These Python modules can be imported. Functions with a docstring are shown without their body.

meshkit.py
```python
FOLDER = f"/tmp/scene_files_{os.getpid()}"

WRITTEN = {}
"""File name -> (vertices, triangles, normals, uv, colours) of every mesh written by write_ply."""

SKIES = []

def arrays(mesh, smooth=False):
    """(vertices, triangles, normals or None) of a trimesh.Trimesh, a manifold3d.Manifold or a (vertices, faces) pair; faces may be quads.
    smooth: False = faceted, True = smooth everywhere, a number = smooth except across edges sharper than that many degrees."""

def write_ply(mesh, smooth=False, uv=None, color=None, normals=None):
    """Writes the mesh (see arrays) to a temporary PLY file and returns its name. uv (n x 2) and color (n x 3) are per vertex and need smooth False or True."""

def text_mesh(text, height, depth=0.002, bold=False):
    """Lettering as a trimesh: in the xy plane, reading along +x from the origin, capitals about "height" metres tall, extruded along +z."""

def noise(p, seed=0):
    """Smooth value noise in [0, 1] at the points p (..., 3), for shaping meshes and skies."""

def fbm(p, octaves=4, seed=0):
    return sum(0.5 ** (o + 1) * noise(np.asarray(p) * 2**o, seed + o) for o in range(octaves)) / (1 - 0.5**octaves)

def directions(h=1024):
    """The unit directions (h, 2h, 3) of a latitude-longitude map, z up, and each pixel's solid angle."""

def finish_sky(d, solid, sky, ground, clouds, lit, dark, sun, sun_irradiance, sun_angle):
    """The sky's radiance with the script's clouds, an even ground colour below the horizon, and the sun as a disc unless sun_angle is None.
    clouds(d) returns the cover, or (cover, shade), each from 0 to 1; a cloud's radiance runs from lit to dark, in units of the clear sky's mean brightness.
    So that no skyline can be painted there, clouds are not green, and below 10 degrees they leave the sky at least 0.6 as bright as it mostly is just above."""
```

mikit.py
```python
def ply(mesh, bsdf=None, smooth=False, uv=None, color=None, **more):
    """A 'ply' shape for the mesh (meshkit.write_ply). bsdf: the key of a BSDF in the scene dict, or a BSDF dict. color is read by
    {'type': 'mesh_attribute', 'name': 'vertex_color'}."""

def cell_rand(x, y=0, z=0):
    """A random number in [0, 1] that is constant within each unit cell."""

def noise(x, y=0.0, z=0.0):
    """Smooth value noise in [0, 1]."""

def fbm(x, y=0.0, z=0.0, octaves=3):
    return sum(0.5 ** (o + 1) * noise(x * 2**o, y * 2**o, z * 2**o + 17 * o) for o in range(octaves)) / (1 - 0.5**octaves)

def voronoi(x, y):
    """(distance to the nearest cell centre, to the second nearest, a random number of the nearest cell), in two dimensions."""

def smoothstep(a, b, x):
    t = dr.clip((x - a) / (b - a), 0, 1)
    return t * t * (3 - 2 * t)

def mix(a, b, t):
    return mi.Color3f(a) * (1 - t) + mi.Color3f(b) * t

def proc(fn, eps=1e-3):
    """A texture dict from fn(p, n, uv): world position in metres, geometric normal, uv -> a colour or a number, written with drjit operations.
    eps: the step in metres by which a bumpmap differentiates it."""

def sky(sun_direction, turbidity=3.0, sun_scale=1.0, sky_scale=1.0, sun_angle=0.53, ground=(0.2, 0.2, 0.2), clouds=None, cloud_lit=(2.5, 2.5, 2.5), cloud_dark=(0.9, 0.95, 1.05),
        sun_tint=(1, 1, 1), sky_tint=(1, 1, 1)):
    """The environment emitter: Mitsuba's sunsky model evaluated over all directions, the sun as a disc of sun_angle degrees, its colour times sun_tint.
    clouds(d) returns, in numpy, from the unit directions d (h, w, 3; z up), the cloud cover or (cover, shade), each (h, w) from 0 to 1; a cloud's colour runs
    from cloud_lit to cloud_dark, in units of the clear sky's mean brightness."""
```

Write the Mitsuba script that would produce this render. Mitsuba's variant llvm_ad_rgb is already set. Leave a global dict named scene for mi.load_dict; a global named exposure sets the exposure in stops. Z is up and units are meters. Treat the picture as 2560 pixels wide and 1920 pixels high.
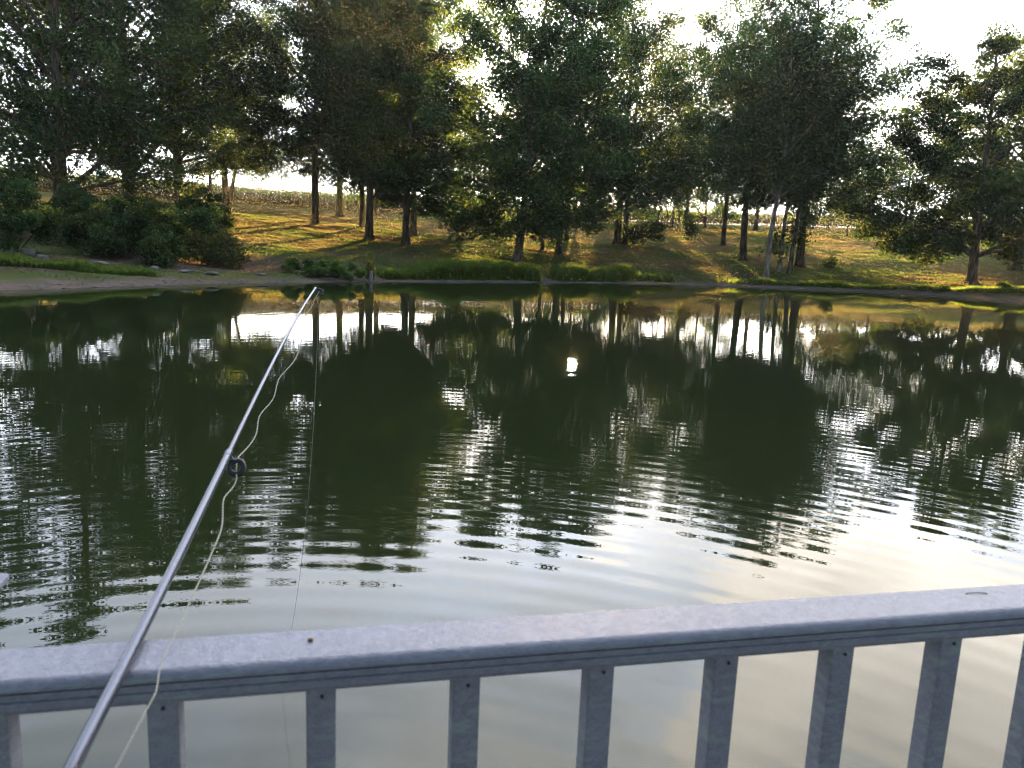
import math
import numpy as np, trimesh, shapely, mitsuba as mi, mikit, meshkit
from shapely.geometry import Polygon, LineString
import drjit as dr
from mikit import proc, noise, fbm, voronoi, smoothstep, mix

T = mi.ScalarTransform4f
scene, labels = {}, {}

# ---------------------------------------------------------------- camera, sky, exposure
EYE = np.array([0.0, 0.0, 1.95])
PITCH, ROLL = math.radians(10.07), math.radians(2.32)
fwd = np.array([0, math.cos(PITCH), -math.sin(PITCH)])
right0 = np.array([1.0, 0, 0])
up0 = np.cross(right0, fwd)
UP = -math.sin(ROLL) * right0 + math.cos(ROLL) * up0
scene['camera'] = {'type': 'thinlens', 'fov': 67.27, 'fov_axis': 'x', 'near_clip': 0.05, 'far_clip': 6000.0,
                   'aperture_radius': 0.0011, 'focus_distance': 9.0,
                   'to_world': T().look_at(origin=EYE.tolist(), target=(EYE + fwd).tolist(), up=UP.tolist())}
SUN_EL, SUN_AZ = math.radians(8.67), math.radians(4.52)
SUN = np.array([math.cos(SUN_EL) * math.sin(SUN_AZ), math.cos(SUN_EL) * math.cos(SUN_AZ), math.sin(SUN_EL)])


def clouds(d):
    """A thin bright veil that thickens towards the low sun, with broken cloud in it, more of it to the right."""
    k = 1.0 / (d[..., 2] + 0.25)
    p = np.stack([d[..., 0] * k, d[..., 1] * k, 0 * k], -1)
    a = meshkit.fbm(p * 1.5 + [3.1, 7.7, 0], 5, 3)
    b = meshkit.fbm(p * 4.5 + [1.3, 2.2, 4], 5, 9)
    ang = np.degrees(np.arccos(np.clip(d @ SUN, -1, 1)))
    az = np.degrees(np.arctan2(d[..., 0], d[..., 1])); el = np.degrees(np.arcsin(np.clip(d[..., 2], -1, 1)))
    veil = 0.85 * np.exp(-(ang / 50.0) ** 2) + 0.005
    puff = np.clip((a - 0.47) * 4.0 + (b - 0.5) * 1.4, 0, 1)
    # a bank of warm lit cumulus stands to the right of the sun
    bank = np.clip((np.exp(-((az - 27) / 17.0) ** 2 - ((el - 24) / 8.5) ** 2) - 0.46 + (a - .5) * 1.9 + (b - .5) * 1.7) * 4, 0, 1) * (d[..., 1] > 0)
    cover = np.clip(veil * (0.75 + 0.5 * b) + 0.30 * puff * (0.04 + np.exp(-(ang / 55.0) ** 2)) + 0.04 * bank, 0, 1)
    shade = np.clip(0.95 - 0.5 * puff - 0.85 * bank + (b - 0.5) * 0.9 - 0.7 * np.exp(-(ang / 14.0) ** 2), 0, 1)
    return cover, shade


scene['sky'] = mikit.sky(SUN.tolist(), turbidity=3.5, sun_scale=8.0, sun_tint=(1.0, 1.05, 1.05), clouds=clouds, cloud_lit=(18.5, 17.0, 15.2), cloud_dark=(14, 15.6, 18.5), sky_tint=(0.87, 0.96, 1.15))
exposure = 3.35

# ---------------------------------------------------------------- helpers
rng = np.random.default_rng(11)


def tag(key, label=None, category=None, group=None, kind=None):
    e = {}
    if label: e['label'] = label
    if category: e['category'] = category
    if group: e['group'] = group
    if kind: e['kind'] = kind
    labels[key] = e


def numbered(key):
    if key not in labels and not any(k == key or k.startswith(key + '__') for k in scene):
        return key
    i = 1
    while f'{key}_{i:03d}' in labels or f'{key}_{i:03d}' in scene:
        i += 1
    return f'{key}_{i:03d}'


def part(holder, name, mesh, bsdf, **kw):
    key = f'{holder}__{name}'
    if key in scene:
        i = 1
        while f'{key}_{i:03d}' in scene:
            i += 1
        key = f'{key}_{i:03d}'
    scene[key] = mikit.ply(mesh, bsdf, **kw)
    return key


def tube(path, radii, sides=7, cap=True):
    path = np.asarray(path, float); radii = np.broadcast_to(np.asarray(radii, float), len(path))
    t = np.gradient(path, axis=0); t /= np.linalg.norm(t, axis=1, keepdims=True) + 1e-12
    ref = np.array([0, 0, 1.0]) if abs(t[:, 2]).mean() < 0.8 else np.array([1.0, 0, 0])
    a = np.cross(t, ref); a /= np.linalg.norm(a, axis=1, keepdims=True) + 1e-12
    b = np.cross(t, a)
    ang = np.arange(sides) / sides * 2 * np.pi
    v = path[:, None] + radii[:, None, None] * (np.cos(ang)[None, :, None] * a[:, None] + np.sin(ang)[None, :, None] * b[:, None])
    n = len(path); v = v.reshape(-1, 3)
    i = np.arange(n - 1)[:, None] * sides; j = np.arange(sides)[None]; k = (j + 1) % sides
    f = np.concatenate([np.stack([i + j, i + sides + k, i + sides + j], -1).reshape(-1, 3), np.stack([i + j, i + k, i + sides + k], -1).reshape(-1, 3)])
    if cap:
        v = np.vstack([v, path[:1], path[-1:]]); c0, c1 = n * sides, n * sides + 1; jj = np.arange(sides)
        f = np.vstack([f, np.stack([np.full(sides, c0), (jj + 1) % sides, jj], 1), np.stack([np.full(sides, c1), (n - 1) * sides + jj, (n - 1) * sides + (jj + 1) % sides], 1)])
    return v, f


def join(parts):
    vs, fs, at = [], [], 0
    for v, f in parts:
        vs.append(v); fs.append(f + at); at += len(v)
    return np.vstack(vs), np.vstack(fs)


def unit(v):
    return v / (np.linalg.norm(v, axis=-1, keepdims=True) + 1e-12)


def spline(pts, n):
    from scipy.interpolate import CubicSpline
    pts = np.asarray(pts, float)
    s = np.r_[0, np.cumsum(np.linalg.norm(np.diff(pts, axis=0), axis=1))]
    return CubicSpline(s, pts)(np.linspace(0, s[-1], n))


# ---------------------------------------------------------------- materials
scene['leaf_bsdf'] = {'type': 'principledthin', 'base_color': {'type': 'mesh_attribute', 'name': 'vertex_color'}, 'roughness': 0.55, 'diff_trans': 1.3, 'spec_trans': 0.0, 'eta': 1.35}
scene['blade_bsdf'] = {'type': 'principledthin', 'base_color': {'type': 'mesh_attribute', 'name': 'vertex_color'}, 'roughness': 0.6, 'diff_trans': 1.4, 'spec_trans': 0.0, 'eta': 1.3}


def bark_col(p, n, uv):
    s = fbm(p.x * 9, p.y * 9, p.z * 1.6, 3)
    return mix((0.035, 0.028, 0.022), (0.15, 0.125, 0.10), smoothstep(0.25, 0.8, s))


def bark_h(p, n, uv):
    return fbm(p.x * 14, p.y * 14, p.z * 2.0, 2)


scene['bark_bsdf'] = {'type': 'bumpmap', 'arbitrary': proc(bark_h, 0.01), 'scale': 0.05, 'bsdf': {'type': 'twosided', 'bsdf': {'type': 'diffuse', 'reflectance': proc(bark_col)}}}


def pale_bark_col(p, n, uv):
    s = fbm(p.x * 8, p.y * 8, p.z * 2.2, 3)
    return mix((0.09, 0.08, 0.07), (0.30, 0.27, 0.23), smoothstep(0.25, 0.75, s))


scene['pale_bark_bsdf'] = {'type': 'bumpmap', 'arbitrary': proc(bark_h, 0.01), 'scale': 0.03, 'bsdf': {'type': 'twosided', 'bsdf': {'type': 'diffuse', 'reflectance': proc(pale_bark_col)}}}


def galv_col(p, n, uv):
    grain = noise(p.x * 900, p.y * 900, p.z * 900)
    sp = fbm(p.x * 160, p.y * 160, p.z * 160, 3)
    big = fbm(p.x * 14, p.y * 14, p.z * 14, 3)
    c = mix((0.135, 0.14, 0.168), (0.225, 0.23, 0.275), smoothstep(0.2, 0.8, 0.45 * grain + 0.35 * sp + 0.2 * big))
    crust = smoothstep(0.54, 0.66, fbm(p.x * 55, p.y * 55, p.z * 160, 3)) * smoothstep(0.5, 0.25, dr.abs(n.z)) * smoothstep(0.25, 0.6, big)
    return mix(c, (0.21, 0.255, 0.245), crust * 0.8)


def galv_h(p, n, uv):
    return fbm(p.x * 420, p.y * 420, p.z * 420, 2)


scene['galvanised_bsdf'] = {'type': 'bumpmap', 'arbitrary': proc(galv_h, 0.0005), 'scale': 0.0007,
                            'bsdf': {'type': 'principled', 'base_color': proc(galv_col), 'metallic': 0.35, 'roughness': 0.55, 'specular': 0.4}}
scene['black_bsdf'] = {'type': 'twosided', 'bsdf': {'type': 'roughplastic', 'diffuse_reflectance': {'type': 'rgb', 'value': [0.012, 0.012, 0.013]}, 'alpha': 0.2}}
scene['steel_bsdf'] = {'type': 'principled', 'base_color': {'type': 'rgb', 'value': [0.058, 0.066, 0.095]}, 'metallic': 0.7, 'roughness': 0.3}
scene['twine_bsdf'] = {'type': 'diffuse', 'reflectance': {'type': 'rgb', 'value': [0.30, 0.29, 0.24]}}
scene['line_bsdf'] = {'type': 'roughplastic', 'diffuse_reflectance': {'type': 'rgb', 'value': [0.30, 0.31, 0.30]}, 'alpha': 0.15}


def stone_col(p, n, uv):
    return mix((0.08, 0.078, 0.075), (0.24, 0.235, 0.23), fbm(p.x * 6, p.y * 6, p.z * 9, 4))


scene['stone_bsdf'] = {'type': 'twosided', 'bsdf': {'type': 'diffuse', 'reflectance': proc(stone_col)}}


def wood_col(p, n, uv):
    return mix((0.10, 0.09, 0.08), (0.27, 0.25, 0.23), fbm(p.x * 40, p.y * 40, p.z * 4, 3))


scene['weathered_wood_bsdf'] = {'type': 'twosided', 'bsdf': {'type': 'diffuse', 'reflectance': proc(wood_col)}}

# ---------------------------------------------------------------- terrain
SHORE = [(-16, 23.9), (-15, 25.6), (-14, 27.9), (-12.6, 31), (-10.8, 33.3), (-8.3, 37.2), (-4.4, 40.3), (.2, 44), (5.5, 47.7), (10.7, 50.6), (14.8, 51.3), (19.1, 50.8),
         (23.8, 50.5), (26.6, 49.4), (28.4, 47.2), (29.6, 45.1), (34, 38), (39, 25), (41, 8), (36, -12), (18, -24), (-8, -22), (-22, -8), (-22, 8), (-18.5, 18)]
POND = Polygon(SHORE)
PS = [-30, -3, 0, 0.5, 2.2, 5, 10, 20, 30, 40, 50, 60, 70, 80, 100, 4000]
PZ = [-1.2, -0.8, 0, 0.1, 0.32, 0.6, 1.05, 2.05, 3.1, 4.1, 5.0, 5.8, 6.5, 7.05, 7.5, 7.5]


def shore_dist(x, y):
    p = shapely.points(np.asarray(x, float), np.asarray(y, float))
    d = shapely.distance(p, POND.exterior)
    return np.where(shapely.contains(POND, p), -d, d)


def ground(x, y, s=None):
    x, y = np.asarray(x, float), np.asarray(y, float)
    s = shore_dist(x, y) if s is None else s
    # the edge of the water wanders by a few hand widths
    wob = (meshkit.fbm(np.stack([x * .7, y * .7, 0 * x], -1), 3, 5) - .5) * 0.7 * np.clip(1 - np.abs(s) / 5, 0, 1)
    z = np.interp(s + wob, PS, PZ)
    rise = np.clip((s - 1.0) / 4, 0, 1)
    z += rise * ((meshkit.fbm(np.stack([x * .16, y * .16, 0 * x], -1), 3, 2) - .5) * 0.55 + (meshkit.fbm(np.stack([x * .9, y * .9, 0 * x], -1), 3, 4) - .5) * 0.16)
    z += np.clip((s - .2) / 1, 0, 1) * (meshkit.fbm(np.stack([x * 2.3, y * 2.3, 0 * x], -1), 2, 8) - .5) * 0.07
    return z


def axis(segments):
    out = []
    for a, b, st in segments:
        out.append(np.arange(a, b, st))
    return np.r_[np.concatenate(out), segments[-1][1]]


gx = axis([(-500, -100, 20), (-100, -46, 2), (-46, 60, .34), (60, 120, 2), (120, 500, 20)])
gy = axis([(-300, -60, 20), (-60, 14, 2), (14, 84, .34), (84, 130, .8), (130, 600, 20)])
X, Y = np.meshgrid(gx, gy)
S = shore_dist(X, Y)
Z = ground(X, Y, S)
gv = np.stack([X, Y, Z], -1).reshape(-1, 3)
nx, ny = len(gx), len(gy)
ii, jj = np.meshgrid(np.arange(nx - 1), np.arange(ny - 1))
o = (jj * nx + ii).ravel()
gf = np.stack([o, o + 1, o + nx + 1, o + nx], 1)


def lawn_color(x, y, s):
    """Dry straw, brown thatch and green in patches; greener in a band along the water; bare mud at the waterline."""
    P = np.stack([x, y, 0 * x], -1)
    a = meshkit.fbm(P * .22, 4, 21)[..., None]
    b = meshkit.fbm(P * 1.3, 3, 22)[..., None]
    green = np.clip((a - .42) * 5 + (b - .5) * 2, 0, 1)
    green = np.maximum(green, np.clip(1.25 - np.abs(s - 3.0) / 2.2, 0, 1)[..., None] * np.clip(.4 + (b - .3) * 2, 0, 1))
    c = np.array([.118, .102, .050]) * (1 - green) + np.array([.064, .088, .027]) * green
    bare = np.clip((.37 - meshkit.fbm(P * .5, 4, 25)) * 8, 0, 1)[..., None]
    c = c * (1 - bare * .7) + np.array([.085, .067, .051]) * bare * .7
    # trodden bare dirt on the steep part of the left bank
    dirt = np.clip((-9 - x) / 2, 0, 1) * np.clip((s - 2.4) * 1.2, 0, 1) * np.clip((8.0 - s) / 2, 0, 1)
    dirt = (dirt * np.clip(.5 + (b[..., 0] - .3) * 2, 0, 1))[..., None]
    c = c * (1 - dirt) + np.array([.090, .066, .055]) * dirt
    return c * (.75 + .5 * b)


col = lawn_color(X, Y, S)
mudf = np.clip(1.5 - (S + (meshkit.fbm(np.stack([X * .8, Y * .8, 0 * X], -1), 3, 31) - .5) * 2.4) / 1.1, 0, 1)[..., None]
col = col * (1 - mudf) + np.array([.135, .105, .085]) * (.6 + .8 * meshkit.fbm(np.stack([X * 2, Y * 2, 0 * X], -1), 3, 33)[..., None]) * mudf
scene['ground_bsdf'] = {'type': 'twosided', 'bsdf': {'type': 'diffuse', 'reflectance': {'type': 'mesh_attribute', 'name': 'vertex_color'}}}
scene['ground'] = mikit.ply((gv, gf), 'ground_bsdf', smooth=True, color=col.reshape(-1, 3))
tag('ground', 'sloping grassy bank with dry golden patches rising from the pond to the crop field', kind='structure')


# ---------------------------------------------------------------- evening haze
HAZE = 0.0002
scene['haze_medium'] = {'type': 'homogeneous', 'albedo': {'type': 'rgb', 'value': [.95, .95, .95]}, 'sigma_t': HAZE, 'phase': {'type': 'hg', 'g': .6}}
scene['haze'] = {'type': 'cube', 'to_world': T().translate([0, 150, 15.5]).scale([510, 460, 19]), 'bsdf': {'type': 'null'}, 'interior': {'type': 'ref', 'id': 'haze_medium'}}
scene['camera']['medium'] = {'type': 'ref', 'id': 'haze_medium'}
tag('haze', 'thin warm evening haze over the pond and the trees', 'haze', kind='stuff')


# ---------------------------------------------------------------- water
def wave(p, n, uv):
    x, y = p.x, p.y
    r = dr.sqrt(dr.square(x + 0.8) + dr.square(y - 0.2))
    w1 = noise(x * .16, y * .16, 0.5)
    w2 = noise(x * .45 + 9, y * .45, 0.5)
    env = smoothstep(.30, .75, noise(x * .25 + 4, y * .33, 2.5))
    near = dr.exp(-r / 13)
    h = 0.00042 * near * (0.40 + env) * dr.sin(2 * math.pi * r / 0.235 + 5 * w1 + 1.2 * w2)
    # light airs out on the pond: short faint crests lying across the wind, broken sideways, and a low slow swell
    br = noise(x * 1.1, y * .8, 4.0)
    h += 0.00009 * smoothstep(3.0, 11.0, r) * (.35 + br) * dr.sin(2 * math.pi * (y + .06 * x) / 0.38 + 6 * w2 + 1.2 * br)
    h += 0.0004 * noise(x * .35, y * 1.0, 3.0)
    return h


scene['water_bsdf'] = {'type': 'bumpmap', 'arbitrary': proc(wave, 0.012), 'scale': 1.0,
                       'bsdf': {'type': 'plastic', 'int_ior': 1.333, 'diffuse_reflectance': {'type': 'rgb', 'value': [0.0125, 0.019, 0.0065]}, 'nonlinear': False}}
pw = shapely.geometry.Polygon(POND.buffer(2.5).exterior)
wv, wf = trimesh.creation.triangulate_polygon(pw, engine='earcut')
scene['water'] = mikit.ply((np.c_[wv, 0 * wv[:, 0]], wf), 'water_bsdf')
tag('water', 'calm dark green pond with soft ripples mirroring the trees and the sky', kind='structure')


# ---------------------------------------------------------------- trees
def leaves(centres, counts, rad, flat, size, base, r, stretch=1.0):
    """Leaf-sized triangles round the clump centres; returns a mesh and its colours."""
    idx = np.repeat(np.arange(len(centres)), counts)
    N = len(idx)
    off = unit(r.normal(size=(N, 3))) * (1.25 * r.random(N) ** .45)[:, None]
    off[:, 2] *= flat
    p = centres[idx] + off * rad[idx][:, None]
    a = r.normal(size=(N, 3)); a[:, 2] = a[:, 2] * .7 - .25; a = unit(a)
    b = unit(np.cross(a, r.normal(size=(N, 3)) * [.6, .6, 1]))
    L = size * r.uniform(.65, 1.35, N)[:, None]; W = L * r.uniform(.32, .48, N)[:, None]
    v = np.stack([p + a * L * .6, p - a * L * .4 + b * W, p - a * L * .4 - b * W], 1).reshape(-1, 3)
    f = np.arange(3 * N).reshape(-1, 3)
    tone = np.repeat(r.uniform(.6, 1.4, len(centres)), counts) * r.uniform(.6, 1.4, N)
    warm = np.repeat(r.normal(0, .12, len(centres)), counts) + r.normal(0, .15, N)
    c = np.asarray(base) * tone[:, None] * np.stack([1 + warm, 1 + .2 * warm, 1 - .5 * warm], 1)
    return (v, f), np.repeat(np.clip(c, .004, .5), 3, axis=0)


OAK = [(0, .7), (.12, .98), (.35, 1.0), (.65, .95), (.85, .78), (.95, .5), (1, .2)]
ROUND = [(0, .45), (.2, .85), (.45, 1.0), (.7, .88), (.88, .55), (1, .12)]
CONE = [(0, .95), (.15, 1.0), (.4, .78), (.65, .52), (.85, .28), (1, .05)]
TALL = [(0, .55), (.15, .9), (.5, 1.0), (.8, .92), (.93, .65), (1, .25)]
LEAF = (.045, .080, .027)


def tree(kind, label, category, x, y, H, cb, R, tr, n_leaf, seed, prof=OAK, base=LEAF, lean=(0, 0), size=.225, flat=.75, bark='bark_bsdf', squash=1.0, drop=.3,
         limbs=None, shift=(0, 0), bend=.12, group=None, clump=.85, low=(), fork=0.0, stems=()):
    r = np.random.default_rng(seed)
    key = numbered(kind)
    z0 = float(ground(x, y)) - .12
    hs = np.r_[0, .12, .3, .6, 1.0, np.linspace(1.8, H * .94, 12)]
    ph = r.uniform(0, 6, 4)

    def ax(h):
        h = np.asarray(h, float); u = h / H
        wob = bend * np.stack([np.sin(ph[0] + 5 * u) - math.sin(ph[0]), np.sin(ph[1] + 4.3 * u) - math.sin(ph[1])], -1)
        return np.concatenate([np.array([x, y]) + np.asarray(lean) * u[..., None] + wob * np.clip(u * 3, 0, 1)[..., None], (z0 + h)[..., None]], -1)

    rad = tr * (1 - .86 * (hs / H) ** .8) * (1 + .75 * np.exp(-hs / .28))
    parts = [tube(ax(hs), rad, 12)]
    for dx, dy, sh, sr, lx in stems:      # further stems from the same foot
        hh = np.linspace(0, sh, 9); u = hh / sh
        pth = np.stack([x + dx + lx * u ** 1.3, y + dy + 0 * u, z0 + hh], 1) + np.c_[np.sin(u * 5 + dx * 9) * .12, 0 * u, 0 * u]
        parts.append(tube(pth, sr * (1 - .75 * u) * (1 + .5 * np.exp(-hh / .25)), 8))
    pu, pr = np.array(prof).T
    n_l = limbs or int(10 + H * 1.25)
    cen, crad = [], []
    for i in range(n_l):
        u = ((i + r.uniform(.1, .9)) / n_l) ** .92
        az = i * 2.39996 + r.uniform(-.5, .5)
        zt = cb + u * (H - cb)
        Rm = R * np.interp(u, pu, pr) * r.uniform(.80, 1.03)
        dirv = np.array([math.cos(az), math.sin(az) * squash])
        A = ax(min(zt, H * .94))
        tgt = np.array([A[0] + dirv[0] * Rm + shift[0] * (1 - abs(2 * u - 1)), A[1] + dirv[1] * Rm + shift[1] * (1 - abs(2 * u - 1)), z0 + zt])
        hstart = np.clip(zt - Rm * (r.uniform(.35, .8) + .45 * u) + (Rm * drop if u < .25 else 0), cb * .72, H * .92)
        st = ax(hstart)
        mid = (st + tgt) / 2 + np.array([0, 0, Rm * r.uniform(.04, .16)]) + r.normal(0, .12 * Rm / 3, 3)
        t = np.linspace(0, 1, 8)[:, None]
        path = (1 - t) ** 2 * st + 2 * t * (1 - t) * mid + t ** 2 * tgt
        r0 = max(.02, min(tr * .42 * (1 - .75 * hstart / H), .05 + .018 * Rm))
        parts.append(tube(path, r0 * (1 - .85 * t[:, 0]), 6, False))
        m = max(3, int(round(2 + Rm * 1.5)))
        for k in range(m):
            q = r.uniform(.3, 1.0) if k else 1.0
            c0 = (1 - q) ** 2 * st + 2 * q * (1 - q) * mid + q * q * tgt
            out = unit(np.array([dirv[0], dirv[1], 0]) + r.normal(0, .75, 3) * [1, 1, .55])
            ln = r.uniform(.45, 1.0) * (.55 + .22 * Rm)
            c1 = c0 + out * ln
            parts.append(tube(np.stack([c0, (c0 + c1) / 2 + r.normal(0, .06, 3), c1]), [r0 * .32, r0 * .2, .008], 4, False))
            cen.append(c1); crad.append(1.05 * clump * r.uniform(.55, 1.3) * (.65 + .35 * min(1, Rm / 3)))
            if r.random() < .5:
                cen.append((c0 + c1) / 2 + r.normal(0, .25, 3)); crad.append(.95 * clump * r.uniform(.5, .9))
    for h, azd, ln, dz in low:            # named low boughs: height, compass angle, length, drop at the tip
        az = math.radians(azd)
        st = ax(h); tgt = st + np.array([math.cos(az) * ln, math.sin(az) * ln, -dz]); mid = (st + tgt) / 2 + [0, 0, .12 * ln]
        t = np.linspace(0, 1, 8)[:, None]
        path = (1 - t) ** 2 * st + 2 * t * (1 - t) * mid + t ** 2 * tgt
        parts.append(tube(path, .07 * (1 - .85 * t[:, 0]), 6, False))
        for q in np.linspace(.3, 1, int(3 + ln * 2)):
            c0 = (1 - q) ** 2 * st + 2 * q * (1 - q) * mid + q * q * tgt
            c1 = c0 + r.normal(0, .45, 3) * [1, 1, .5]
            parts.append(tube(np.stack([c0, (c0 + c1) / 2, c1]), [.02, .015, .006], 4, False))
            cen.append(c1); crad.append(clump * r.uniform(.55, .95))
    for h in np.linspace(cb + .75 * (H - cb), H, 6):
        cen.append(ax(min(h, H)) + r.normal(0, .3, 3)); crad.append(clump * .7)
    cen, crad = np.array(cen), np.array(crad)
    n_leaf = int(n_leaf * (1.2 if n_leaf > 33000 else 1.0))
    w = crad ** 2.2; cnt = np.maximum(3, (n_leaf * w / w.sum() * r.uniform(.5, 1.4, len(w))).astype(int))
    part(key, 'trunk', join(parts), bark, smooth=True)
    lm, lc = leaves(cen, cnt, crad, flat, size, np.asarray(base) * r.uniform(.88, 1.12) * np.r_[r.uniform(.9, 1.15), 1, 1], r)
    part(key, 'crown', lm, 'leaf_bsdf', color=lc)
    tag(key, label, category, group)
    return key


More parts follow.
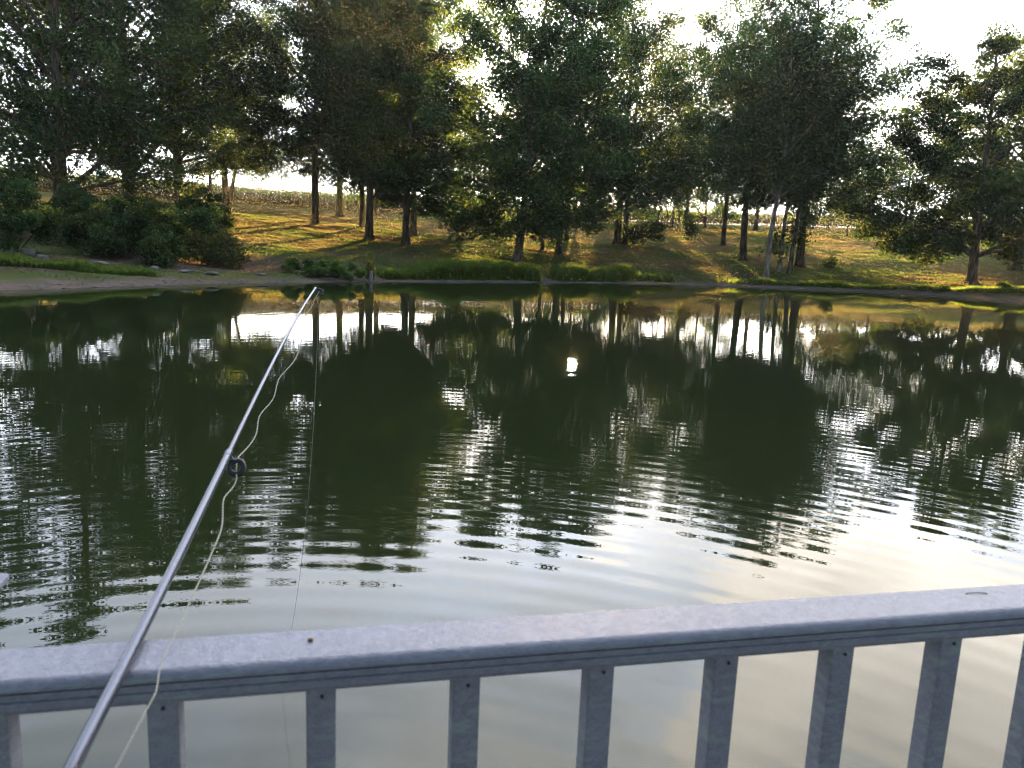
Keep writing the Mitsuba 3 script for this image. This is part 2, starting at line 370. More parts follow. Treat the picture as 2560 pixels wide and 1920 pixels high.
TREES = [
    # kind, label, x, y, H, crown base, R, trunk radius, leaves, options
    ('oak_tree', 'tall dark oak in the shrubs, leftmost trunk of the left bank', -27.7, 47.6, 21.6, 2.4, 8.6, 0.48, 43000, dict(drop=.5, flat=.62, clump=.95, prof=TALL)),
    ('oak_tree', 'tall dark oak behind the thicket, second trunk from the left', -28.4, 57.3, 23.8, 2.8, 8.1, 0.47, 43000, dict(drop=.5, flat=.65, clump=1.0, prof=TALL)),
    ('oak_tree', 'tall dark oak, third trunk from the left, rising above the end of the thicket', -30.2, 69.9, 27.9, 3.4, 9.0, 0.45, 42000, dict(drop=.5, flat=.65, clump=.95, prof=TALL)),
    ('slender_tree', 'slender thin-stemmed tree just left of the forked tree by the crop field', -34.5, 88.2, 21.3, 3.8, 4.0, 0.19, 20000, dict()),
    ('forked_tree', 'forked dark tree standing at the edge of the crop field', -31.5, 84.9, 25.2, 4.2, 6.8, 0.37, 34000, dict(drop=.6, stems=((.1, 0, 8.5, .26, 2.6),), lean=(-1.6, 0), low=((8.5, 0, 6.4, 2.6), (7.6, -12, 6.2, 2.0), (7.0, 10, 5.8, 1.6), (5.2, 0, 5.5, 1.6), (4.8, 20, 4.8, 1.4), (5.0, -20, 5.0, 1.8), (5.0, 180, 4.5, 1.5), (4.6, 150, 4.5, 1.2)))),
    ('sweetgum_tree', 'tall straight tree with a long bare trunk on the open slope', -17.8, 68.8, 24.9, 6.2, 7.9, 0.35, 46000, dict(low=((9.5, 178, 8.6, 4.0), (9.0, 188, 8.0, 4.2), (10.5, 170, 8.4, 4.2), (8.6, 182, 6.6, 3.6), (8.0, 175, 6.8, 3.6), (7.2, 160, 6.2, 3.2), (7.6, 200, 5.8, 3.4), (7.0, 185, 4.6, 3.0), (6.8, 140, 5.0, 2.8), (7.4, 10, 4.5, 2.5)), flat=.62, prof=TALL, drop=.5)),
    ('sweetgum_tree', 'tree behind and right of the long bare trunk, nearer the crop field', -18.5, 81.1, 26.4, 4.2, 7.1, 0.37, 40000, dict(prof=TALL)),
    ('pine_tree', 'shaded slim trunk, left one of the close pair in the middle-left grove', -14.1, 70.8, 23.8, 4.4, 5.7, 0.26, 36000, dict(flat=.58, prof=CONE)),
    ('pine_tree', 'dark straight trunk, front one of the middle-left grove', -11.7, 61.6, 23.0, 4.4, 6.1, 0.32, 46000, dict(flat=.58, prof=TALL)),
    ('pine_tree', 'slim trunk standing deepest in the middle-left grove', -16.0, 88.9, 26.1, 4.2, 5.9, 0.30, 30000, dict(prof=TALL)),
    ('cedar_tree', 'tree with a flared dark trunk, front right one of the middle-left grove', -8.5, 59.3, 19.7, 3.0, 5.2, 0.30, 42000, dict(drop=.5, flat=.58, prof=CONE)),
    ('cedar_tree', 'tree with a paler trunk close behind the flared dark trunk', -9.3, 69.5, 26.0, 3.2, 6.6, 0.31, 34000, dict(drop=.5, low=((3.6, -10, 4.6, 2.2), (3.4, 30, 3.8, 1.8), (4.2, 5, 5.0, 2.4), (3.5, -40, 4.0, 1.8), (4.6, 20, 5.0, 2.0)), prof=CONE, bark='pale_bark_bsdf')),
    ('broad_oak_tree', 'broad oak by the water in the middle with boughs drooping almost to the grass', 0.0, 54.1, 19.1, 2.9, 6.1, 0.31, 46000,
     dict(seed=603, lean=(1.6, 0), shift=(-.4, 0), low=((3.2, 185, 5.2, 1.3), (2.9, 200, 4.2, 1.6), (3.6, 170, 4.8, .6), (3.0, 250, 3.2, 1.3), (3.3, -10, 3.2, 1.0), (4.2, 215, 4.6, .8), (3.0, 300, 3.0, 1.2)))),
    ('oak_tree', 'slimmer oak just right of the broad oak by the water', 3.3, 62.3, 20.1, 3.3, 6.1, 0.26, 30000, dict(seed=648, low=((3.0, 0, 2.6, .9), (3.0, 190, 2.6, 1.0), (3.3, 330, 2.6, 1.0)))),
    ('slender_tree', 'thin shaded tree between the broad oak and the slimmer oak', 2.1, 66.8, 15.0, 3.1, 3.1, 0.14, 11000, dict(seed=640, )),
    ('slender_tree', 'thin tree up the slope, right of the slimmer oak', 4.8, 77.7, 19.8, 3.6, 3.8, 0.19, 12000, dict(seed=615, )),
    ('maple_tree', 'dark tree with a flared trunk, left one of the twin trunks right of centre', 9.6, 75.8, 21.8, 4.8, 6.9, 0.37, 31000, dict(lean=(.1, 0), seed=606, prof=OAK, )),
    ('maple_tree', 'thinner dark tree, right one of the twin trunks right of centre', 10.3, 75.5, 21.5, 4.0, 6.0, 0.24, 27000, dict(lean=(.3, 0), seed=645, )),
    ('leaning_tree', 'small dark tree leaning to the right beside the twin trunks', 15.9, 92.8, 11.5, 4.2, 3.3, 0.15, 9000, dict(lean=(2.6, 0))),
    ('multi_stem_tree', 'clump of several thin stems at the edge of the crop field right of centre', 20.7, 107.1, 14.6, 4.9, 3.7, 0.15, 12000,
     dict(lean=(1.2, 0), stems=((-.5, 0, 10, .12, -1.4), (.4, .3, 11, .12, .3), (.8, -.2, 9, .10, 1.6)), size=.24)),
    ('willow_tree', 'leaning dark tree behind the hanging leafy spray, right of centre', 20.2, 95.5, 25.5, 3.4, 6.6, 0.28, 24336, dict(lean=(0.8, 0), drop=.6, )),
    ('locust_tree', 'slim tree just left of the straight dark trunk on the right slope', 20.8, 79.5, 22.5, 4.0, 5.6, 0.26, 23119, dict(lean=(0.2, 0), drop=.5, )),
    ('locust_tree', 'straight dark trunk alone on the right slope with leafy crown high up', 18.9, 65.4, 20.2, 5.9, 6.1, 0.33, 24336, dict(lean=(-1.0, 0), prof=ROUND)),
    ('locust_tree', 'slim trunk far back at the crop field seen between the right trees', 32.3, 107.1, 20.6, 7.0, 5.0, 0.30, 18000, dict(size=.24)),
    ('crooked_tree', 'crooked pale trunk nearest the water on the right bank', 17.9, 55.8, 18.2, 5.6, 5.2, 0.20, 21902, dict(lean=(0.0, .4), bark='pale_bark_bsdf', bend=.42, prof=ROUND)),
    ('slender_tree', 'leafy slim pale stem behind the crooked trunk', 20.1, 59.7, 16.2, 4.6, 3.4, 0.17, 17160, dict(lean=(-.2, 0), bark='pale_bark_bsdf', low=((1.6, 200, .7, .2), (2.2, 20, .7, .2), (2.8, 160, .8, .2), (3.2, 10, .8, .2)))),
    ('slender_tree', 'slim stem leaning right between the crooked trunk and the stout right trunk', 20.6, 58.9, 17.8, 5.2, 3.6, 0.18, 14601, dict(lean=(0.7, 0), low=((3.4, 20, .8, .3),))),
    ('oak_tree', 'stout trunk with a wide crown, rightmost of the right bank cluster', 22.7, 62.7, 22.0, 5.7, 6.7, 0.35, 34070, dict(lean=(-.6, 0), prof=ROUND, drop=.5, shift=(1.8, 0))),
    ('young_tree', 'small young tree on the far lawn, left one of the two', 40.3, 96.4, 6.8, 1.9, 2.6, 0.11, 6500, dict(size=.24, clump=.6)),
    ('young_tree', 'small young tree on the far lawn, right one of the two', 44.0, 96.1, 8.1, 1.8, 3.1, 0.11, 8500, dict(size=.24, clump=.65)),
    ('forked_tree', 'thin forked tree beside the green part of the crop field on the right', 50.5, 103.0, 13.8, 4.5, 4.2, 0.20, 14000, dict(stems=((.1, 0, 6.0, .12, 1.2),), size=.22)),
    ('park_tree', 'wide low-branched tree on the right bank by the water', 31.3, 53.6, 16.0, 2.6, 7.0, 0.34, 48360,
     dict(lean=(-.6, 0), flat=.62, prof=[(0, .95), (.12, 1.05), (.35, .9), (.6, .72), (.8, .55), (1, .12)], low=((3.3, 190, 6.0, 1.2), (3.2, 220, 4.5, 1.0), (3.4, 160, 5.0, 1.0)))),
    ('park_tree', 'dark tree at the right edge of the far bank behind the wide tree', 39.8, 62.2, 18.0, 3.5, 7.4, 0.39, 35880, dict(lean=(.2, 0), flat=.62)),
    ('field_tree', 'small leafy tree at the crop field seen between the left grove and the broad oak', -4.5, 96.0, 12.0, 1.2, 5.2, .16, 17000, dict(size=.24, clump=.8)),
    ('field_tree', 'small leafy tree at the crop field seen right of the broad oak', 7.5, 103.0, 11.5, 1.2, 4.8, .16, 9000, dict(seed=622, size=.24, clump=.8)),
    ('field_tree', 'small leafy tree at the crop field behind the twin trunks', 14.5, 108.0, 13.5, 1.3, 5.4, .18, 17000, dict(seed=609, size=.25, clump=.85)),
    ('field_tree', 'small leafy tree at the crop field behind the straight dark trunk', 26.5, 112.0, 13.0, 1.4, 5.2, .18, 15000, dict(size=.25, clump=.8)),
    ('field_tree', 'wide bushy tree behind the two young trees on the right', 44.0, 112.0, 14.0, 2.2, 6.5, .22, 20000, dict(size=.25, clump=1.0)),
]
for k, row in enumerate(TREES):
    kind, label, x, y, H, cb, R, tr, nl, opt = row
    tree(kind, label, 'tree', x, y, H, cb, R, tr, nl, **{'seed': 100 + k, **opt})


# ---------------------------------------------------------------- shrubs
def shrub(kind, label, x, y, w, d, h, n_leaf, seed, base=LEAF, size=.13, category='shrub', nst=9, clump=.38, zoff=0.0):
    r = np.random.default_rng(seed)
    key = numbered(kind)
    parts, cen, crad = [], [], []
    nl = 5
    lob = np.c_[r.uniform(-.75, .75, nl), r.uniform(-.75, .75, nl), r.uniform(.5, 1.05, nl), r.uniform(.35, .6, nl)]
    for i in range(nst * 7):
        a = r.uniform(0, 2 * np.pi); q = math.sqrt(r.random())
        lx, ly, lh, lr = lob[i % nl]
        px, py = x + w * (lx + lr * q * math.cos(a)), y + d * (ly + lr * q * math.sin(a))
        zz = float(ground(px, py)) + zoff
        top = h * lh * (1 - .5 * q ** 2) * r.uniform(.25, 1) ** .8
        cen.append([px, py, zz + top]); crad.append(clump * r.uniform(.6, 1.3))
        if i % 7 == 0:
            bx, by = x + w * .5 * q * math.cos(a), y + d * .5 * q * math.sin(a)
            b0 = np.array([bx, by, float(ground(bx, by)) - .05])
            parts.append(tube(np.stack([b0, (b0 + cen[-1]) / 2 + [0, 0, .1 * h], cen[-1]]), [.03, .02, .008], 5, False))
    cen, crad = np.array(cen), np.array(crad)
    cnt = np.maximum(3, (n_leaf * crad ** 2 / (crad ** 2).sum()).astype(int))
    for st_ in parts:
        part(key, 'stem', st_, 'bark_bsdf', smooth=True)
    lm, lc = leaves(cen, cnt, crad, .75, size, base, r)
    part(key, 'foliage', lm, 'leaf_bsdf', color=lc)
    tag(key, label, category)
    return key


shrub('thicket_shrub', 'dark shrub at the left edge of the picture above the grey rocks', -21.5, 32.0, 2.6, 1.6, 3.0, 14000, 301)
shrub('thicket_shrub', 'tall dark shrub under the leftmost oak', -20.6, 37.0, 2.6, 1.8, 3.6, 15000, 302)
shrub('thicket_shrub', 'dark shrub in the middle of the thicket on the left bank', -18.2, 35.6, 2.2, 1.6, 2.6, 13000, 303)
shrub('thicket_shrub', 'dark shrub at the back of the thicket between the oak trunks', -22.6, 44.0, 3.0, 2.0, 3.4, 14000, 304)
shrub('thicket_shrub', 'shrub reaching over the slope at the right end of the thicket', -18.6, 42.5, 2.8, 1.8, 4.0, 16000, 305, base=LEAF)
shrub('thicket_shrub', 'low dark shrub in front of the thicket above the stones', -16.6, 34.6, 1.8, 1.2, 1.9, 9000, 306)
shrub('thicket_shrub', 'dark shrub between the leftmost oak and the left edge of the picture', -24.6, 39.0, 2.6, 1.8, 3.3, 12000, 316)
shrub('thicket_shrub', 'dark shrub closing the gap between the second and third oak trunks', -22.0, 50.0, 3.4, 2.2, 4.2, 15000, 317)
shrub('thicket_shrub', 'low dark shrub right of the thicket middle, above the flat stones', -16.4, 37.6, 2.0, 1.4, 2.9, 11000, 318)
shrub('golden_bush', 'low yellowish bush at the right foot of the thicket', -14.6, 37.2, 1.5, 1.1, 1.7, 9000, 307, base=(.085, .090, .028), size=.10)
shrub('weed_bush', 'rounded bright green weed bush on the muddy shore', -9.6, 37.6, 2.1, 1.0, .95, 18000, 308, base=(.095, .165, .042), size=.085, clump=.2)
shrub('leafy_shrub', 'leafy shrub at the foot of the twin trunks right of centre', 11.9, 75.2, 1.7, 1.2, 3.0, 7000, 309, size=.16)
shrub('sprouting_sapling', 'tiny leafy sapling alone on the right lawn', 25.1, 62.8, .55, .4, 1.1, 900, 310, base=(.07, .11, .025), size=.13, category='sapling', nst=4, clump=.25)
shrub('willow_spray', 'green leafy spray hanging below the leaning dark tree', 18.6, 85.0, .7, .5, 3.4, 3000, 311, base=LEAF, size=.18, clump=.4)
shrub('shore_plant', 'low leafy plant at the water on the right bank near the wide tree', 27.6, 50.6, .9, .5, .55, 1600, 312, base=(.06, .10, .025), size=.10, category='plant', nst=5, clump=.2)
shrub('shore_plant', 'small leafy plant right of the wide tree on the right bank', 31.4, 50.2, .8, .5, .6, 1600, 313, base=(.06, .10, .025), size=.10, category='plant', nst=5, clump=.2)
shrub('field_bush', 'dark bush behind the wide tree by the crop field on the right', 58.0, 92.0, 4.5, 2.5, 3.2, 9000, 314, base=LEAF, size=.22, clump=.7)
shrub('field_bush', 'dark bush near the right edge beside the crop field', 60.0, 84.0, 4.0, 2.5, 3.0, 8000, 315, base=LEAF, size=.22, clump=.7)


# ---------------------------------------------------------------- grass, reeds, corn
def blades(px, py, pz, h, w, colr, r, leanf=.5, curve=False):
    N = len(px)
    a = r.uniform(0, 2 * np.pi, N)
    side = np.stack([np.cos(a), np.sin(a), 0 * a], 1) * w[:, None] / 2
    ln = r.normal(0, leanf, (N, 2)) * h[:, None]
    base = np.stack([px, py, pz - .01], 1)
    tip = base + np.c_[ln, h]
    if not curve:
        v = np.stack([base - side, base + side, tip], 1).reshape(-1, 3)
        return (v, np.arange(3 * N).reshape(-1, 3)), np.repeat(colr, 3, axis=0)
    mid = base + np.c_[ln * .3, h * .62]
    v = np.stack([base - side, base + side, mid - side * .8, mid + side * .8, tip], 1).reshape(-1, 3)
    k = np.arange(N)[:, None] * 5
    f = np.concatenate([k + [0, 1, 3], k + [0, 3, 2], k + [2, 3, 4]])
    return (v, f), np.repeat(colr, 5, axis=0)


r = np.random.default_rng(7)
N = 400000
gxp, gyp = r.uniform(-36, 66, N), r.uniform(27, 122, N)
gs = shore_dist(gxp, gyp)
thin = meshkit.fbm(np.stack([gxp * .6, gyp * .6, 0 * gxp], -1), 3, 41)
keep = (gs > 1.0 + 2.2 * (thin - .35)) & (r.random(N) < np.clip(.35 + thin * 1.2, 0, 1)) & (np.abs(gxp) < 8 + gyp * .72)
gxp, gyp, gs = gxp[keep], gyp[keep], gs[keep]
gh = r.uniform(.04, .10, len(gxp)) * (1 + .5 * meshkit.fbm(np.stack([gxp, gyp, 0 * gxp], -1), 2, 42))
gc = lawn_color(gxp, gyp, gs) * 1.25 * r.uniform(.7, 1.3, (len(gxp), 1))
m, c = blades(gxp, gyp, ground(gxp, gyp, gs), gh, r.uniform(.03, .06, len(gxp)), gc, r)
scene['lawn_grass'] = mikit.ply(m, 'blade_bsdf', color=c)
tag('lawn_grass', 'short dry golden and green grass over the far bank', 'grass', kind='stuff')

# taller green weeds along the waterline
segs = [((-6.6, 39.6), (-4.2, 41.4), 9000, .45), ((-4.4, 41.2), (-.6, 44.2), 20000, .85), ((-.7, 44.1), (1.2, 45.4), 6000, .7), ((2.8, 46.6), (7.2, 49.6), 17000, .75), ((7.2, 49.8), (10.2, 51.2), 5000, .45),
        ((15.0, 52.2), (26.0, 51.4), 7000, .28), ((26.0, 51.6), (33.0, 48.0), 5000, .30), ((-21, 27), (-16.3, 29.6), 12000, .30), ((-16.5, 29.2), (-14.5, 31.0), 2500, .25)]
xs, ys, hh = [], [], []
for (x0, y0), (x1, y1), n, hgt in segs:
    t = r.random(n) + r.normal(0, .05, n); o2 = np.abs(r.normal(0, .55, n)) + .25
    nx_, ny_ = -(y1 - y0), (x1 - x0); L = math.hypot(nx_, ny_)
    lump = meshkit.fbm(np.stack([t * L * .8, 0 * t, 0 * t + x0], -1), 3, 51)
    xs.append(x0 + (x1 - x0) * t + nx_ / L * (o2 - .5)); ys.append(y0 + (y1 - y0) * t + ny_ / L * (o2 - .5)); hh.append(1.25 * hgt * (.35 + 1.1 * lump) * r.uniform(.45, 1.1, n))
xs, ys, hh = map(np.concatenate, (xs, ys, hh))
wc = np.array([.115, .175, .032]) * r.uniform(.6, 1.4, (len(xs), 1)) * np.stack([1 + r.normal(0, .2, len(xs)), np.ones(len(xs)), np.ones(len(xs))], 1)
m, c = blades(xs, ys, np.maximum(ground(xs, ys), -.05), hh, r.uniform(.02, .045, len(xs)), np.clip(wc, .01, .5), r, .28, True)
scene['shore_grass'] = mikit.ply(m, 'blade_bsdf', color=c)
tag('shore_grass', 'tall bright green grass and weeds along the waterline of the far bank', 'grass', kind='stuff')

# small stones and bits of bark washed up along the mud
n = 1500
tt = r.random(n) * .52
line_ = shapely.line_interpolate_point(LineString(SHORE[:17]), tt * 1.9 * .5, normalized=True)
pc = shapely.get_coordinates(line_) + r.normal(0, .5, (n, 2))
pc = pc[shore_dist(pc[:, 0], pc[:, 1]) > .05]
ic = trimesh.creation.icosphere(0); vs, fs = [], []
for q_, (px_, py_) in enumerate(pc):
    sc_ = r.uniform(.015, .06) * np.array([r.uniform(.7, 2.2), r.uniform(.7, 1.5), r.uniform(.3, .7)]); a_ = r.uniform(0, 6.28)
    vv = np.array(ic.vertices) * r.uniform(.75, 1.2, (12, 1)) * sc_
    vs.append(np.c_[vv[:, 0] * math.cos(a_) - vv[:, 1] * math.sin(a_) + px_, vv[:, 0] * math.sin(a_) + vv[:, 1] * math.cos(a_) + py_, vv[:, 2]]); fs.append(np.array(ic.faces) + 12 * q_)
vs = np.concatenate(vs); vs[:, 2] += np.repeat(ground(pc[:, 0], pc[:, 1]) + .006, 12)
scene['shore_pebbles'] = mikit.ply((vs, np.concatenate(fs)), 'stone_bsdf')
tag('shore_pebbles', 'small stones and litter strewn along the muddy edge of the water', 'pebbles', kind='stuff')

# a tuft of tall yellow reeds behind an old wooden post in the shallows
n = 90
a = r.uniform(0, 6.28, n); q = .22 * np.sqrt(r.random(n))
xs, ys = -7.35 + q * np.cos(a), 38.9 + q * np.sin(a)
m, c = blades(xs, ys, ground(xs, ys), r.uniform(.8, 1.75, n), r.uniform(.02, .04, n), np.array([.16, .17, .04]) * r.uniform(.6, 1.3, (n, 1)), r, .07, True)
scene['reed_tuft'] = mikit.ply(m, 'blade_bsdf', color=c)
tag('reed_tuft', 'tuft of tall thin yellow reeds behind the old wooden post', 'reeds')
pz = np.linspace(-.6, .52, 9)
post = tube(np.c_[-7.15 + .03 * np.sin(pz * 4), 0 * pz + 38.05, pz], .095 * (1 + .08 * np.sin(pz * 11)), 10)
scene['wooden_post'] = mikit.ply(post, 'weathered_wood_bsdf', smooth=40)
tag('wooden_post', 'short weathered wooden post standing at the edge of the water', 'post')

# corn behind the lawn
edge = LineString([(-150, 70), (-70, 76), (-45, 82), (-31, 92), (-5, 108), (31, 125), (62, 123), (120, 114)])
xs, ys = [], []
for row in range(12):
    off = edge.parallel_offset(row * .76, 'left')
    s_ = np.arange(10, off.length - 10, .22); s_ = s_ + r.normal(0, .04, len(s_))
    pts = shapely.get_coordinates(shapely.line_interpolate_point(off, s_))
    xs.append(pts[:, 0]); ys.append(pts[:, 1])
xs, ys = np.concatenate(xs), np.concatenate(ys)
n = len(xs); zs = ground(xs, ys); ch = r.uniform(1.65, 2.1, n)
P = np.stack([xs, ys, zs], 1)
vs, cs = [], []
az0 = r.uniform(0, 6.28, n)
stalk_c = np.array([.075, .068, .03]) * r.uniform(.7, 1.2, (n, 1))
sd_ = np.stack([np.cos(az0), np.sin(az0), 0 * az0], 1) * .018
tip = P + np.c_[r.normal(0, .05, (n, 2)), ch * 1.12]
for rot in (sd_, np.stack([-sd_[:, 1], sd_[:, 0], sd_[:, 2]], 1)):
    vs.append(np.stack([P - rot, P + rot, tip], 1)); cs.append(stalk_c)
for k in range(7):
    az = az0 + (k % 2) * np.pi + r.normal(0, .35, n); f_ = .18 + .12 * k
    root = P + np.c_[np.zeros((n, 2)), ch * f_]
    d2 = np.stack([np.cos(az), np.sin(az), 0 * az], 1); wd = np.stack([-np.sin(az), np.cos(az), 0 * az], 1) * .07
    L_ = r.uniform(.4, .75, n)[:, None]
    md = root + d2 * L_ * .45 + np.c_[np.zeros((n, 2)), .28 * L_[:, 0]]
    en = root + d2 * L_ + np.c_[np.zeros((n, 2)), r.uniform(-.25, .1, n)]
    g = np.clip((f_ - .25) * 2.2, 0, 1)
    cc = (np.array([.055, .050, .024]) * (1 - g) + np.array([.038, .072, .016]) * g) * r.uniform(.7, 1.3, (n, 1))
    vs += [np.stack([root, md - wd, md + wd], 1), np.stack([md - wd, en, md + wd], 1)]; cs += [cc, cc]
v = np.concatenate(vs).reshape(-1, 3); c = np.repeat(np.concatenate(cs), 3, axis=0)
scene['corn_field'] = mikit.ply((v, np.arange(len(v)).reshape(-1, 3)), 'blade_bsdf', color=c)
tag('corn_field', 'dense rows of tall corn, brown below and green above, behind the trees', 'corn', kind='stuff')


# ---------------------------------------------------------------- rocks on the left bank
def rock(label, x, y, a, b, h, seed, rot=0.0):
    key = numbered('bank_rock')
    m = trimesh.creation.icosphere(3)
    v = np.array(m.vertices)
    rr = np.random.default_rng(seed)
    for _ in range(11):                      # knock flat faces off the lump
        nn = unit(rr.normal(size=3)); dd = rr.uniform(.45, .8)
        ex = np.maximum(v @ nn - dd, 0); v = v - ex[:, None] * nn * .95
    v *= (1 + (meshkit.fbm(v * 3 + seed * 3.7, 4, seed) - .5) * .35)[:, None]
    v *= [a, b, h]
    cr, sr_ = math.cos(rot), math.sin(rot)
    v = np.c_[v[:, 0] * cr - v[:, 1] * sr_, v[:, 0] * sr_ + v[:, 1] * cr, v[:, 2]] + [x, y, float(ground(x, y)) + h * .35]
    scene[key] = mikit.ply((v, np.array(m.faces)), 'stone_bsdf', smooth=18)
    tag(key, label, 'rock')


rock('long flat pale grey rock at the left edge below the shrubs', -20.9, 31.3, .85, .4, .22, 1)
rock('rounded grey rock, second from the left on the bank', -19.6, 31.2, .42, .35, .25, 2)
rock('small pale rock lying third from the left on the bank', -18.9, 31.0, .28, .22, .12, 3)
rock('flat dark slab of rock in the dirt above the shore grass', -16.9, 31.2, .50, .3, .14, 4, .2)
rock('small pointed grey stone in the middle of the left bank', -14.9, 31.9, .25, .2, .18, 5)
rock('flat stone, left one of the pair in front of the thicket', -14.0, 32.8, .40, .25, .12, 6, .1)
rock('flat stone, right one of the pair in front of the thicket', -13.2, 33.3, .42, .25, .10, 7, -.1)
rock('thin pale stone slab on the mud right of the thicket', -11.6, 35.2, .36, .16, .05, 8)

# ---------------------------------------------------------------- the railing in front of the camera
TH = 0.21787
U = np.array([math.cos(TH), math.sin(TH), 0]); NV = np.array([-math.sin(TH), math.cos(TH), 0]); ZV = np.array([0, 0, 1.0])
R0 = np.array([-0.27697, 0.57413, 1.95 - 0.3805])      # foot of the top rail at the second baluster, front face of the balusters


def rail_pt(u, n_, z):
    return R0 + np.multiply.outer(np.asarray(u, float), U) + np.multiply.outer(np.asarray(n_, float), NV) + np.multiply.outer(np.asarray(z, float), ZV)


def extrude_profile(prof, u0, u1, n=2, wobble=0.0):
    prof = np.asarray(prof, float); k = len(prof)
    us = np.linspace(u0, u1, n)
    v = np.concatenate([rail_pt(np.full(k, u), prof[:, 0], prof[:, 1]) for u in us])
    i = np.arange(n - 1)[:, None] * k; j = np.arange(k)[None]; jn = (j + 1) % k
    f = np.concatenate([np.stack([i + j, i + jn, i + k + jn], -1).reshape(-1, 3), np.stack([i + j, i + k + jn, i + k + j], -1).reshape(-1, 3)])
    poly = Polygon(prof)
    m = trimesh.Trimesh(v, f, process=False)
    tv, tf = trimesh.creation.triangulate_polygon(poly, engine='earcut')
    caps = []
    for u, flip in ((u0, False), (u1, True)):
        cv = rail_pt(np.full(len(tv), u), tv[:, 0], tv[:, 1])
        caps.append(trimesh.Trimesh(cv, tf[:, ::-1] if flip else tf, process=False))
    out = trimesh.util.concatenate([m] + caps)
    out.merge_vertices()
    trimesh.repair.fix_normals(out)
    vv, ff = np.array(out.vertices), np.array(out.faces)
    vv0 = vv - vv.mean(0)
    if np.einsum('ij,ij->i', vv0[ff[:, 0]], np.cross(vv0[ff[:, 1]], vv0[ff[:, 2]])).sum() < 0:
        ff = ff[:, ::-1]
    return trimesh.Trimesh(vv, ff, process=False)


def arc(cx, cz, r_, a0, a1, n):
    a = np.radians(np.linspace(a0, a1, n))
    return [(cx + r_ * math.cos(t), cz + r_ * math.sin(t)) for t in a]


RD, RH = 0.060, 0.0305          # depth and height of the top rail
F0 = -0.004                     # its front face stands a little proud of the balusters
prof = []
prof += arc(F0 + .0085, RH - .0085, .0085, 180, 90, 9)
prof += arc(F0 + RD - .006, RH - .006, .006, 90, 0, 6)
prof += [(F0 + RD, .0045), (F0 + RD - .004, .0045), (F0 + RD - .004, .0002), (F0 + .005, .0002), (F0 + .005, .0045), (F0 + .0012, .0045)]
prof += [(F0, .0060), (F0, .0122), (F0 + .0018, .0130), (F0 + .0018, .0140), (F0 + .0002, .0148), (F0 + .0002, .0196), (F0 + .0022, .0200), (F0 + .0022, .0209), (F0 + .0002, .0214)]
rail = 'pier_railing'
tag(rail, 'galvanised metal pier railing with square balusters across the foreground', 'railing')
part(rail, 'top_rail', extrude_profile(prof, -2.2, 2.6, 60), 'galvanised_bsdf', smooth=25)
BW = .0250
for k in range(-12, 20):
    cx = k * .127
    b = trimesh.creation.box([BW, BW, .93])
    # rounded corners of square tube
    sq = shapely.box(-BW / 2 + .003, -BW / 2 + .003, BW / 2 - .003, BW / 2 - .003).buffer(.003, 4)
    bm = trimesh.creation.extrude_polygon(sq, .93, engine='earcut')
    v = np.array(bm.vertices)
    v = rail_pt(v[:, 0] + cx, v[:, 1] + BW / 2 + .0015, v[:, 2] - .9295)
    bk = part(rail, 'baluster', (v, np.array(bm.faces)), 'galvanised_bsdf', smooth=40)
    hole = trimesh.creation.cylinder(.0015, .003, sections=12)
    hv = np.array(hole.vertices)[:, [0, 2, 1]] * [1, 1, 1]
    hv = rail_pt(hv[:, 0] + cx + .001, hv[:, 1] + .0012, hv[:, 2] - .0045 - .001 * (k % 3))
    part(bk, 'screw', (hv, np.array(hole.faces)[:, ::-1]), 'black_bsdf', smooth=40)
low_prof = [(-.003, -.955), (.033, -.955), (.033, -.930), (-.003, -.930)]
part(rail, 'bottom_rail', extrude_profile(low_prof, -2.2, 2.6, 2), 'galvanised_bsdf')
for uu in (-1.97, 2.42):
    pb = trimesh.creation.box([.05, .05, 1.10])
    v = np.array(pb.vertices)
    v = rail_pt(v[:, 0] + uu, v[:, 1] + .075, v[:, 2] - .52)
    part(rail, 'post', (v, np.array(pb.faces)), 'galvanised_bsdf')
# planks of the pier deck that carries it
deck_z = -1.06
tag('pier_deck', 'weathered plank deck of the fishing pier under the railing', kind='structure')
for k in range(22):
    pb = trimesh.creation.box([4.8, .138, .038])
    v = np.array(pb.vertices)
    v = rail_pt(v[:, 0] + .2, v[:, 1] + .04 - k * .146, v[:, 2] + deck_z - .019)
    part('pier_deck', 'plank', (v, np.array(pb.faces)), 'weathered_wood_bsdf')
for uu in (-1.9, .2, 2.3):
    for nn in (-.1, -2.9):
        pp = tube(rail_pt(np.full(3, uu), np.full(3, nn), np.array([deck_z - .04, -1.9, -3.2])), .09, 12)
        part('pier_deck', 'pile', pp, 'weathered_wood_bsdf', smooth=40)

# pale bracket arm that reaches in at the left edge, beyond the rail and level with its top
out = [(-.56, .7290), (-.5030, .7300), (-.4985, .7265), (-.4973, .7225), (-.4927, .7036), (-.4920, .690), (-.53, .690), (-.53, .55), (-.56, .55)]
bp = Polygon(out).buffer(-.003).buffer(.003, 4)
bm = trimesh.creation.extrude_polygon(bp, .005, engine='earcut')
bm.apply_translation([0, 0, 1.600])
scene['rail_bracket'] = mikit.ply(bm, 'galvanised_bsdf', smooth=30)
tag('rail_bracket', 'pale flat metal bracket corner reaching in at the left edge above the railing', 'bracket')

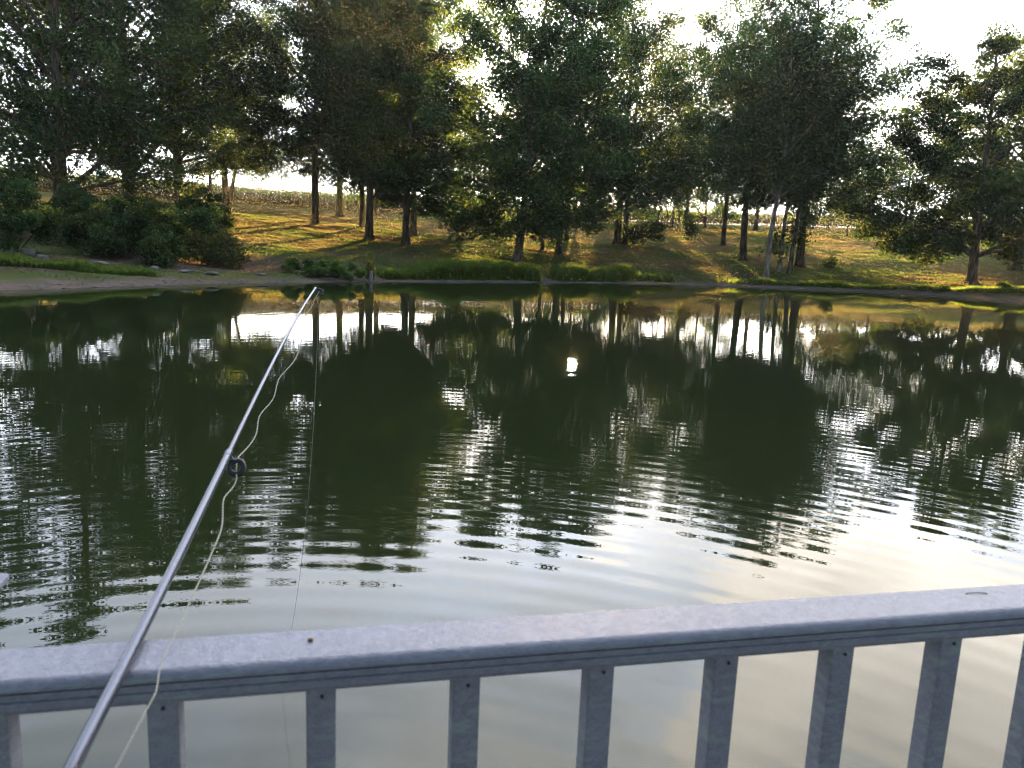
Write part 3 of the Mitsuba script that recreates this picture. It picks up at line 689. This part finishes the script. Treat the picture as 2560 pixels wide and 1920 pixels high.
# ---------------------------------------------------------------- fishing rod, its guides, cord and line
rod = 'fishing_rod'
tag(rod, 'long silvery telescopic fishing rod resting across the railing out over the water', 'fishing rod')
ROD = np.array([[-.256, .3934, 1.6178], [-.2735, .4434, 1.6083], [-.2986, .5466, 1.6052], [-.3912, 1.0384, 1.6518], [-.5137, 1.9806, 1.825]])
line = spline(ROD, 60)
kj = int(np.argmin(np.linalg.norm(line - ROD[3], axis=1)))
butt = line[:kj + 1]
part(rod, 'butt_section', tube(butt, np.linspace(.0052, .0048, len(butt)), 20), 'steel_bsdf', smooth=50)
tipsec = line[kj - 1:]
part(rod, 'tip_section', tube(tipsec, np.linspace(.0034, .0030, len(tipsec)), 18), 'steel_bsdf', smooth=50)
dj = unit(line[kj + 1] - line[kj - 1])
part(rod, 'joint_collar', tube(np.stack([line[kj] - dj * .012, line[kj] + dj * .003]), .0054, 18), 'steel_bsdf', smooth=50)


def torus(centre, axis_, R_, r_, n=28, m=10):
    axis_ = unit(np.asarray(axis_, float)); a = unit(np.cross(axis_, [0, 0, 1.0])); b = np.cross(axis_, a)
    t = np.linspace(0, 2 * np.pi, n, endpoint=False); p = np.linspace(0, 2 * np.pi, m, endpoint=False)
    rad_ = np.cos(t)[:, None] * a + np.sin(t)[:, None] * b
    v = np.asarray(centre) + rad_[:, None] * (R_ + r_ * np.cos(p))[None, :, None] + axis_ * (r_ * np.sin(p))[None, :, None]
    i = np.arange(n)[:, None]; j = np.arange(m)[None]
    q = lambda i_, j_: (i_ % n) * m + j_ % m
    f = np.concatenate([np.stack([q(i, j), q(i + 1, j), q(i + 1, j + 1)], -1).reshape(-1, 3), np.stack([q(i, j), q(i + 1, j + 1), q(i, j + 1)], -1).reshape(-1, 3)])
    return v.reshape(-1, 3), f


gc_ = np.array([-.3774, 1.0284, 1.6344])
gd = part(rod, 'guide_ring', torus(gc_, [.25, -1, .45], .0095, .0040), 'black_bsdf', smooth=True)
foot = line[kj]
part(gd, 'wire_foot', join([tube(np.stack([foot + [0, .004, -.004], gc_ + [-.002, 0, .0105]]), .0011, 6), tube(np.stack([foot + [0, -.016, -.004], gc_ + [.001, 0, .0105]]), .0011, 6)]), 'steel_bsdf', smooth=True)
tipd = unit(line[-1] - line[-2])
part(rod, 'tip_cap', tube(np.stack([line[-1] - tipd * .014, line[-1] + tipd * .002]), .0042, 14), 'steel_bsdf', smooth=50)
tg = line[-1] + np.array([.0125, 0, -.0085])
tr_ = part(rod, 'tip_ring', torus(tg, [.2, -1, .35], .0068, .0022), 'black_bsdf', smooth=True)
part(tr_, 'wire_foot', tube(np.stack([line[-1] + [.001, 0, .002], line[-1] + [.012, 0, .0005], line[-1] + [.019, 0, -.002]]), .0016, 6), 'steel_bsdf', smooth=True)

TW = [[-.5030, 1.9800, 1.8190], [-.5060, 1.9740, 1.8120], [-.509, 1.9269, 1.7832], [-.5131, 1.8716, 1.7599], [-.4896, 1.7712, 1.7366], [-.4745, 1.6996, 1.7164], [-.4662, 1.6143, 1.6916], [-.4647, 1.5055, 1.6715],
      [-.4477, 1.4222, 1.6544], [-.4339, 1.2955, 1.6444], [-.4117, 1.2142, 1.6361], [-.3938, 1.0887, 1.6344], [-.3823, 1.0436, 1.6356], [-.377, 1.0269, 1.6292], [-.3729, 1.0153, 1.6231], [-.367, .9594, 1.6166],
      [-.3515, .9084, 1.6151], [-.3372, .8665, 1.6101], [-.325, .8127, 1.6073], [-.3119, .7468, 1.6044], [-.2996, .6913, 1.6060], [-.2817, .6152, 1.6110], [-.2668, .5516, 1.6116], [-.2531, .5173, 1.6174], [-.246, .4921, 1.623], [-.233, .4212, 1.6265], [-.2264, .3873, 1.6318]]
tw = spline(TW, 260)
k2 = int(len(tw) * .72)
scene['fishing_twine'] = mikit.ply(tube(tw, np.r_[np.full(k2, .00095), np.linspace(.00095, .0003, len(tw) - k2)], 8), 'twine_bsdf', smooth=True)
tag('fishing_twine', 'pale slack twine running from the rod tip through the black ring to the lower left', 'twine')
t = np.linspace(0, 1, 40)[:, None]
A, B = np.array([-.5040, 1.979, 1.806]), np.array([-.985, 3.157, -.01])
ln = A * (1 - t) + B * t + np.array([.10, 0, -.12]) * (t * (1 - t)) * 1.2
scene['fishing_line'] = mikit.ply(tube(ln, np.linspace(.0009, .0005, 40), 6), 'line_bsdf', smooth=True)
tag('fishing_line', 'thin fishing line dropping from the rod tip into the water', 'fishing line')

# bits of debris on the rail
m = trimesh.creation.icosphere(2, radius=1.0)
hv = np.array(m.vertices) * [.0026, .0019, .0014]
scene['husk_bsdf'] = {'type': 'diffuse', 'reflectance': {'type': 'rgb', 'value': [.17, .10, .05]}}
scene['seed_husk'] = mikit.ply((hv + [-.169, .6293, 1.6015], np.array(m.faces)), 'husk_bsdf', smooth=True)
tag('seed_husk', 'tiny orange brown seed husk lying on top of the railing', 'seed husk')
nd = spline([[.500, .784, 1.6006], [.512, .787, 1.6012], [.525, .787, 1.6006]], 10)
scene['dry_stalk'] = mikit.ply(tube(nd, .00045, 6), 'husk_bsdf', smooth=True)
tag('dry_stalk', 'thin curved brown stalk lying on the right part of the railing', 'twig')
